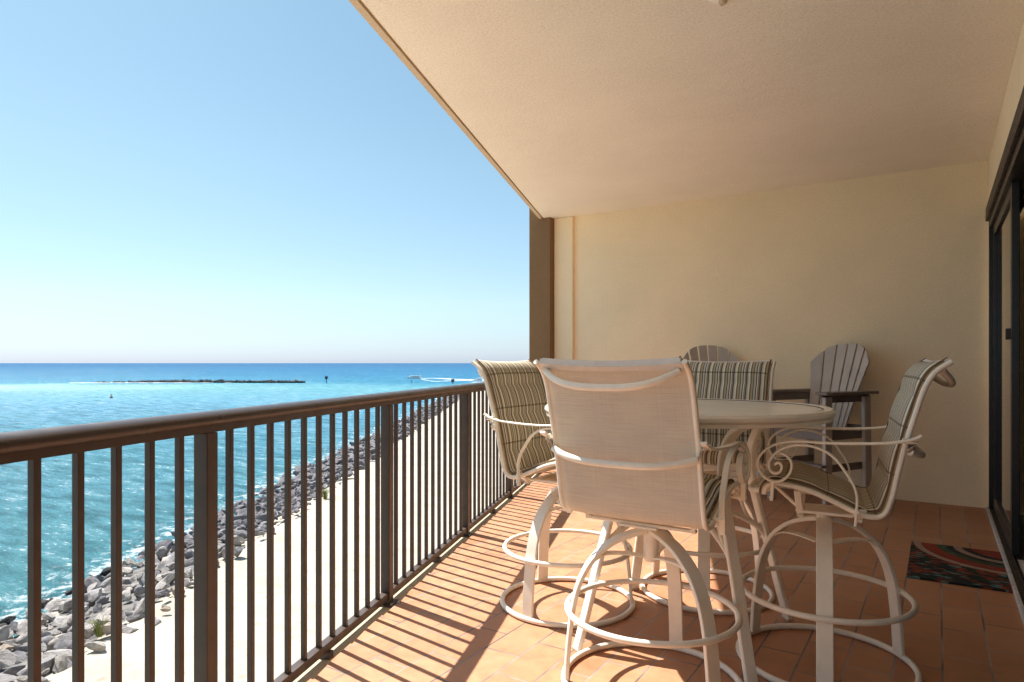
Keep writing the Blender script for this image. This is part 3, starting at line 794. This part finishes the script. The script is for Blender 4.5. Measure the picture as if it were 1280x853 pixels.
def make_stool():
    t_ = thing('bar_stool', (0, 0, 0), 0, '', 'bar stool', 'swivel bar stools round the table')
    # --- swivel base
    base = MB(); R0 = 0.330
    ring = [(R0 * math.cos(a), R0 * math.sin(a), 0.0145) for a in [2 * math.pi * k / 56 for k in range(56)]]
    base.tube(ring, 0.0125, 10, side=(0, 0, 1), closed=True)
    br = base.build('base_ring', M['cream'], t_, smooth=60)
    for k in range(6):
        a = 2 * math.pi * (k + 0.4) / 6; MB().lathe([(0, 0.0), (0.009, 0.0), (0.009, 0.008), (0, 0.008)], c=(R0 * math.cos(a), R0 * math.sin(a), 0), n=8).build('glide', M['plastic'], br)
    fr_ = MB(); R1 = 0.318
    fr_.tube([(R1 * math.cos(a), R1 * math.sin(a), 0.285) for a in [2 * math.pi * k / 56 for k in range(56)]], 0.0115, 10, side=(0, 0, 1), closed=True)
    fr = fr_.build('foot_ring', M['cream'], t_, smooth=60)
    prof = [(0.322, 0.022), (0.316, 0.12), (0.306, 0.22), (0.293, 0.31), (0.268, 0.395), (0.222, 0.475), (0.155, 0.535), (0.085, 0.568), (0.02, 0.585)]
    for k in range(3):
        a = 2 * math.pi * k / 3
        lg = MB().bar(spline([(r_, 0, z_) for r_, z_ in prof], 5), 0.058, 0.016, (0, 1, 0), 0.3)
        lg.bar(spline([(0.03, 0, 0.487), (0.10, 0, 0.497), (0.175, 0, 0.495), (0.215, 0, 0.472)], 4), 0.040, 0.006, (0, 1, 0))
        o = lg.build('leg', M['cream'], t_, smooth=28); o.rotation_euler = (0, 0, a); o['spin'] = a
    pd = MB().lathe([(0, 0.47), (0.026, 0.47), (0.028, 0.475), (0.028, 0.605), (0.033, 0.607), (0.033, 0.622), (0, 0.622)])
    pd.build('pedestal', M['cream'], t_)
    # --- swivel seat frame
    sf = MB()
    sf.box((0, -0.015, 0.624), (0.15, 0.24, 0.008))
    for f in (0.085, -0.115):
        zr = 0.735 if f > 0 else 0.682
        sf.bar(spline([(-0.262, f * 1.1, zr), (-0.195, f, 0.636), (-0.185, f, 0.6335), (0.185, f, 0.6335), (0.195, f, 0.636), (0.262, f * 1.1, zr)], 3), 0.024, 0.011, (0, 1, 0), 0.4)
    for s_ in (-1, 1):
        sf.bar([(s_ * 0.20, 0.185, 0.748), (s_ * 0.20, 0.075, 0.649), (s_ * 0.20, -0.09, 0.647), (s_ * 0.20, -0.14, 0.668)], 0.020, 0.011, (1, 0, 0), 0.4)
    sf.build('seat_frame', M['cream'], t_, smooth=28)
    # rails down both sides of sling
    for s_ in (-1, 1):
        rr = MB().bar([p + V((s_ * (HW + 0.004), 0, 0)) for p in offset_profile(PR, -0.004)], 0.018, 0.018, (1, 0, 0), 0.6)
        rr.build('side_rail', M['cream'], t_, smooth=60)
    cr_ = MB(); cr_.tube([(u_ * HW, 0.196 + 0.085 * (1 - u_ * u_), 0.738 - 0.045 * (1 - u_ * u_)) for u_ in [k / 8 - 1 for k in range(17)]], 0.0115, 10)
    cr_.build('front_bar', M['cream'], t_)
    # sling (woven mesh, seen from behind) and padded cushion
    grid_solid(offset_profile(PR, -0.003), offset_profile(PR, -0.008), HW - 0.004, 10, sag=0.006).build('sling', M['mesh'], t_, smooth=60)
    cu = grid_solid(offset_profile(PR, 0.012)[:-2], offset_profile(PR, 0.001)[:-2], HW - 0.014, 16, puff=puff, sag=0.004).build('cushion', M['stripe'], t_, smooth=60)
    for s_ in (-1, 1): MB().tube([p + V((s_ * (HW - 0.0135), 0, 0)) for p in offset_profile(PR, 0.013)], 0.004, 6, side=(1, 0, 0)).build('piping', M['piping'], cu)
    grid_solid(offset_profile(PR, -0.0083)[-5:], offset_profile(PR, -0.0105)[-5:], HW - 0.006, 10, sag=0.006).build('rear_hem', M['hem'], t_, smooth=60)
    grid_solid(offset_profile(PR, 0.0135)[-3:], offset_profile(PR, -0.0078)[-3:], HW - 0.010, 10, sag=0.005).build('top_hem', M['hem'], t_, smooth=60)
    for z, f, bow, drop, hw, nm in ((1.195, -0.362, 0.055, 0.055, 0.245, 'upper_bow'), (0.905, -0.262, 0.06, 0.028, 0.268, 'lower_bow')):
        pts = []
        for k in range(13):
            u = k / 12 * 2 - 1; e = (1 - u ** 4) if nm == 'upper_bow' else (1 - u * u)
            e = (1 - abs(u) ** 3.0)
            pts.append((u * hw, f - 0.010 - bow * e, z - drop * e))
        MB().tube(spline(pts, 2), 0.0125, 10).build(nm, M['cream'], t_, smooth=60)
    # arms with scrolls, measured off the side view
    def s2f(px, py):
        u = (px - 640) / 820; f = (1.147 - 2.406 * u) / (0.907 + 0.421 * u); d = 2.406 + 0.421 * f
        return f, EYE - (py - 454) * d / 820
    armpx = [(1152, 545), (1140, 550), (1113, 554), (1072, 555), (1029, 554), (1002, 552), (980, 553), (962, 559), (950, 570), (947.5, 582), (953, 594), (966, 602), (979, 600), (988, 590), (989, 578), (982, 569), (974, 566.5)]
    archpx = [(1069, 658), (1070.5, 640), (1071, 621), (1066, 605), (1057, 591), (1046, 576), (1034, 566), (1018, 559), (1000, 556.5), (984, 559), (970, 566), (962, 577), (962, 587), (968, 592), (975, 590), (977, 583), (973, 578.5), (968, 581)]
    for s_ in (-1, 1):
        x = s_ * 0.298
        am = MB().bar(spline([(x, *s2f(*p)) for p in armpx], 4), 0.024, 0.0085, (1, 0, 0), 0.5)
        am.bar(spline([(x, *s2f(*p)) for p in archpx], 4), 0.022, 0.0085, (1, 0, 0), 0.5)
        fa, za = s2f(966, 603); fb, zb = s2f(964, 626)
        am.bar([(x, fa, za), (x * 0.985, fb, zb)], 0.020, 0.012, (1, 0, 0), 0.4)
        am.tube([(x - s_ * 0.04, fb + 0.0, zb + 0.012), (x + s_ * 0.008, fb, zb + 0.012)], 0.008)
        fc_, zc = s2f(1071, 640); am.tube([(x - s_ * 0.03, fc_, zc), (x + s_ * 0.012, fc_, zc)], 0.007)
        a_ = am.build('arm', M['cream'], t_, smooth=28)
        f0, z0 = s2f(1140, 550)
        lk = MB().bar([(x, f0 + 0.03, z0 - 0.004), (x * 0.97, f0 - 0.01, z0 - 0.012), (s_ * 0.266, -0.268, 0.905)], 0.020, 0.010, (0.6 * s_, 0.2, 0.75), 0.4)
        lk.build('arm_bracket', M['cream'], a_, smooth=28)
    return t_
st = make_stool()
def place(o, x, y, rz, spin, label):
    o.location = (x, y, 0); o.rotation_euler = (0, 0, R(rz)); o['label'] = label
    for ch in [c for c in COL.objects if c.parent == o]:
        nm = ch.name.split('.')[0]
        if nm == 'leg': ch.rotation_euler = (0, 0, ch['spin'] + R(spin - rz))
proto = st
s2 = copy_tree(proto); s3 = copy_tree(proto); s4 = copy_tree(proto)
place(proto, -0.915, 2.38, -1.0, 92, 'cream bar stool nearest the camera showing its plain beige mesh back')
place(s2, -1.584, 2.954, -90, -97, 'cream bar stool with olive striped cushion standing next to the railing')
place(s3, -0.39, 2.94, 98, -82, 'cream bar stool seen side-on at the right with scrolled arms')
place(s4, -1.04, 3.5, 180, -75, 'cream bar stool on the far side of the table, striped back facing us')
for o in list(COL.objects):
    if 'spin' in o: del o['spin']

# ================================================================== TABLE
tb = thing('bar_table', (-0.98, 2.94, 0), 0, 'round cream bar-height patio table with frosted top between the stools', 'table')
RT_ = 0.63; ZT = 1.028
tp = MB().lathe([(0, ZT - 0.010), (RT_ - 0.045, ZT - 0.010), (RT_ - 0.045, ZT - 0.004), (0, ZT - 0.004)], n=96).build('table_top', M['top'], tb, smooth=40)
MB().lathe([(RT_ - 0.045, ZT - 0.011), (RT_ - 0.0445, ZT - 0.002), (RT_ - 0.038, ZT + 0.001), (RT_ - 0.012, ZT), (RT_ - 0.001, ZT - 0.010), (RT_, ZT - 0.020), (RT_ - 0.004, ZT - 0.026), (RT_ - 0.014, ZT - 0.0285), (RT_ - 0.014, ZT - 0.031), (RT_ - 0.008, ZT - 0.033), (RT_ - 0.009, ZT - 0.046), (RT_ - 0.020, ZT - 0.048), (RT_ - 0.045, ZT - 0.050), (RT_ - 0.045, ZT - 0.011)], n=96).build('rim', M['cream_gloss'], tb, smooth=38)
MB().lathe([(RT_ - 0.0455, ZT - 0.0036), (RT_ - 0.0455, ZT - 0.001), (RT_ - 0.052, ZT - 0.001), (RT_ - 0.053, ZT - 0.0036)], n=96).build('gasket', M['door_black'], tb)
MB().lathe([(0, ZT + 0.004), (0.026, ZT + 0.004), (0.034, ZT - 0.001), (0.034, ZT - 0.004), (0, ZT - 0.004)]).build('hole_cap', M['cream'], tb)
ap = MB()
for a in (45, 135):
    c_, s_ = math.cos(R(a)), math.sin(R(a))
    ap.bar([(-0.575 * c_, -0.575 * s_, ZT - 0.028), (0.575 * c_, 0.575 * s_, ZT - 0.028 - (0.0 if a == 45 else 0.0005))], 0.03, 0.018, (-s_, c_, 0))
ap.build('cross_brace', M['cream_dark'], tb)
for a, extra in ((46, 0), (-44, 0), (136, 0), (-124, 0)):
    lg = MB().bar(spline([(0.545, 0, 0.010), (0.50, 0, 0.16), (0.45, 0, 0.34), (0.39, 0, 0.54), (0.355, 0, 0.68), (0.345, 0, 0.78), (0.37, 0, 0.88), (0.44, 0, 0.955), (0.53, 0, 0.985)], 5), 0.05, 0.022, (0, 1, 0), 0.4)
    o = lg.build('leg', M['cream'], tb, smooth=28); o.rotation_euler = (0, 0, R(a))
    st_ = MB().tube(spline([(0.435, 0, 0.40), (0.36, 0, 0.47), (0.22, 0, 0.535), (0.08, 0, 0.565), (0, 0, 0.57)], 4), 0.0125)
    st_.tube(spline([(0.36, 0, 0.71), (0.31, 0, 0.66), (0.30, 0, 0.58), (0.345, 0, 0.49), (0.42, 0, 0.45)], 4), 0.008)
    q = st_.build('stretcher', M['cream'], tb, smooth=60); q.rotation_euler = (0, 0, R(a))
    MB().box((0.545, 0, 0.006), (0.028, 0.056, 0.012)).build('foot_cap', M['cream_dark'], o, bevel=0.003)
MB().lathe([(0, 0.55), (0.05, 0.55), (0.052, 0.565), (0.045, 0.59), (0, 0.595)]).build('hub', M['cream'], tb)

# ================================================================== TALL DECK CHAIRS
def make_deck_chair():
    t_ = thing('deck_chair', (0, 0, 0), 0, '', 'deck chair', 'tall slatted deck chairs by the end wall')
    # local: faces +Y
    def board(mb, p, q, wd, th, side): mb.bar([p, q], wd, th, side, 0.3)
    for s_ in (-1, 1):
        x = s_ * 0.285
        l = MB(); board(l, (x, 0.25, 0), (x, 0.25, 0.935), 0.035, 0.085, (1, 0, 0)); l.build('leg', M['poly'], t_, smooth=30)
        l = MB(); board(l, (x, -0.26, 0), (x, -0.24, 0.935), 0.035, 0.085, (1, 0, 0)); l.build('leg', M['poly'], t_, smooth=30)
        a = MB()
        pts = [(x - 0.055, 0.33), (x - 0.075, 0.28), (x - 0.07, 0.0), (x - 0.04 , -0.36), (x + 0.04, -0.36), (x + 0.07, 0.0), (x + 0.075, 0.28), (x + 0.055, 0.33)]
        a.prism(pts, 0.955, 0.98); arm = a.build('arm', M['poly_dark'], t_, bevel=0.006, smooth=0)
        b_ = MB(); b_.box((x - s_ * 0.03, -0.02, 0.92), (0.022, 0.60, 0.065)); b_.build('arm_apron', M['poly_dark'], arm, bevel=0.003)
        r_ = MB(); r_.box((x - s_ * 0.032, 0, 0.62), (0.025, 0.56, 0.09)); r_.build('seat_rail', M['poly_dark'], t_, bevel=0.003)
        r_ = MB(); r_.box((x - s_ * 0.032, 0, 0.34), (0.022, 0.50, 0.06)); r_.build('side_stretcher', M['poly_dark'], t_, bevel=0.003)
    for k in range(6):
        b_ = MB(); y = 0.27 - k * 0.088; z = 0.68 - 0.006 * k
        b_.box((0, y, z), (0.56, 0.076, 0.022)); b_.build('seat_slat', M['poly'], t_, bevel=0.004)
    f = MB().box((0, 0.30, 0.37), (0.605, 0.09, 0.025)); f.build('footrest', M['poly_dark'], t_, bevel=0.004)
    f = MB().box((0, 0.262, 0.62), (0.53, 0.02, 0.09)); f.build('front_apron', M['poly_dark'], t_, bevel=0.003)
    # fan back: six slats, curved top outline, slightly dished
    for k in range(6):
        u = (k - 2.5); b_ = MB(); NZ, NX = 6, 4
        def pt(i, j, side):
            hw = 0.0255 + 0.0165 * (i / NZ); xc = u * (0.060 + 0.040 * (i / NZ)); a = (j / NX) * 2 - 1
            x = xc + a * hw; zt = 1.398 - 0.175 * (abs(x) / 0.294) ** 3.0
            z = 0.60 + (zt - 0.60) * i / NZ
            y = -0.17 - 0.235 * (z - 0.60) / 0.79 + 0.009 * u * u + 0.009 * u * a + side * 0.011
            return b_.bm.verts.new((x, y, z))
        F = [[pt(i, j, 1) for j in range(NX + 1)] for i in range(NZ + 1)]; B = [[pt(i, j, -1) for j in range(NX + 1)] for i in range(NZ + 1)]
        fc = b_.bm.faces.new
        for i in range(NZ):
            for j in range(NX):
                fc((F[i][j], F[i][j + 1], F[i + 1][j + 1], F[i + 1][j])); fc((B[i][j], B[i + 1][j], B[i + 1][j + 1], B[i][j + 1]))
            fc((F[i][0], F[i + 1][0], B[i + 1][0], B[i][0])); fc((F[i][NX], B[i][NX], B[i + 1][NX], F[i + 1][NX]))
        for j in range(NX):
            fc((F[0][j], B[0][j], B[0][j + 1], F[0][j + 1])); fc((F[NZ][j], F[NZ][j + 1], B[NZ][j + 1], B[NZ][j]))
        b_.build('back_slat', M['poly'], t_, bevel=0.004, smooth=30)
    for z, y in ((0.66, -0.205), (0.93, -0.29), (1.14, -0.355)):
        c = MB().box((0, y, z), ((0.54 if z < 0.7 else (0.44 if z < 1 else 0.40)), 0.022, 0.06), rot=Matrix.Rotation(R(16), 3, 'X')); c.build('back_rail', M['poly_dark'], t_, bevel=0.003)
    return t_
c1 = make_deck_chair(); c2 = copy_tree(c1)
fac = V((-0.50, -0.86)); c1.location = (-0.885, 6.30, 0); c1.rotation_euler = (0, 0, math.atan2(fac.y, fac.x) - math.pi / 2)
c1['label'] = 'grey brown slatted deck chair at the right, its fan back and arm in full view'
fac = V((0.52, -0.85)); c2.location = (-1.74, 6.28, 0); c2.rotation_euler = (0, 0, math.atan2(fac.y, fac.x) - math.pi / 2)
c2['label'] = 'grey brown slatted deck chair with only its rounded back top showing above the stools'

# ================================================================== RUG
rg = MB(); nx, ny = 12, 20; gr = []
for i in range(nx + 1):
    row = []
    for j in range(ny + 1):
        x = -0.15 + 0.482 * i / nx; y = 4.35 + 0.86 * j / ny + 0.006 * i / nx
        row.append(rg.bm.verts.new((x, y, 0.012 + 0.0015 * noise.noise(V((x * 9, y * 9, 0))))))
    gr.append(row)
for i in range(nx):
    for j in range(ny): rg.bm.faces.new((gr[i][j], gr[i + 1][j], gr[i + 1][j + 1], gr[i][j + 1]))
ex = bmesh.ops.extrude_face_region(rg.bm, geom=rg.bm.faces[:])
for v in [e for e in ex['geom'] if isinstance(e, bmesh.types.BMVert)]: v.co.z = 0.001
tag(rg.build('door_rug', M['rug'], smooth=40), 'dark multicoloured rug with curved red and tan bands by the door', 'rug')
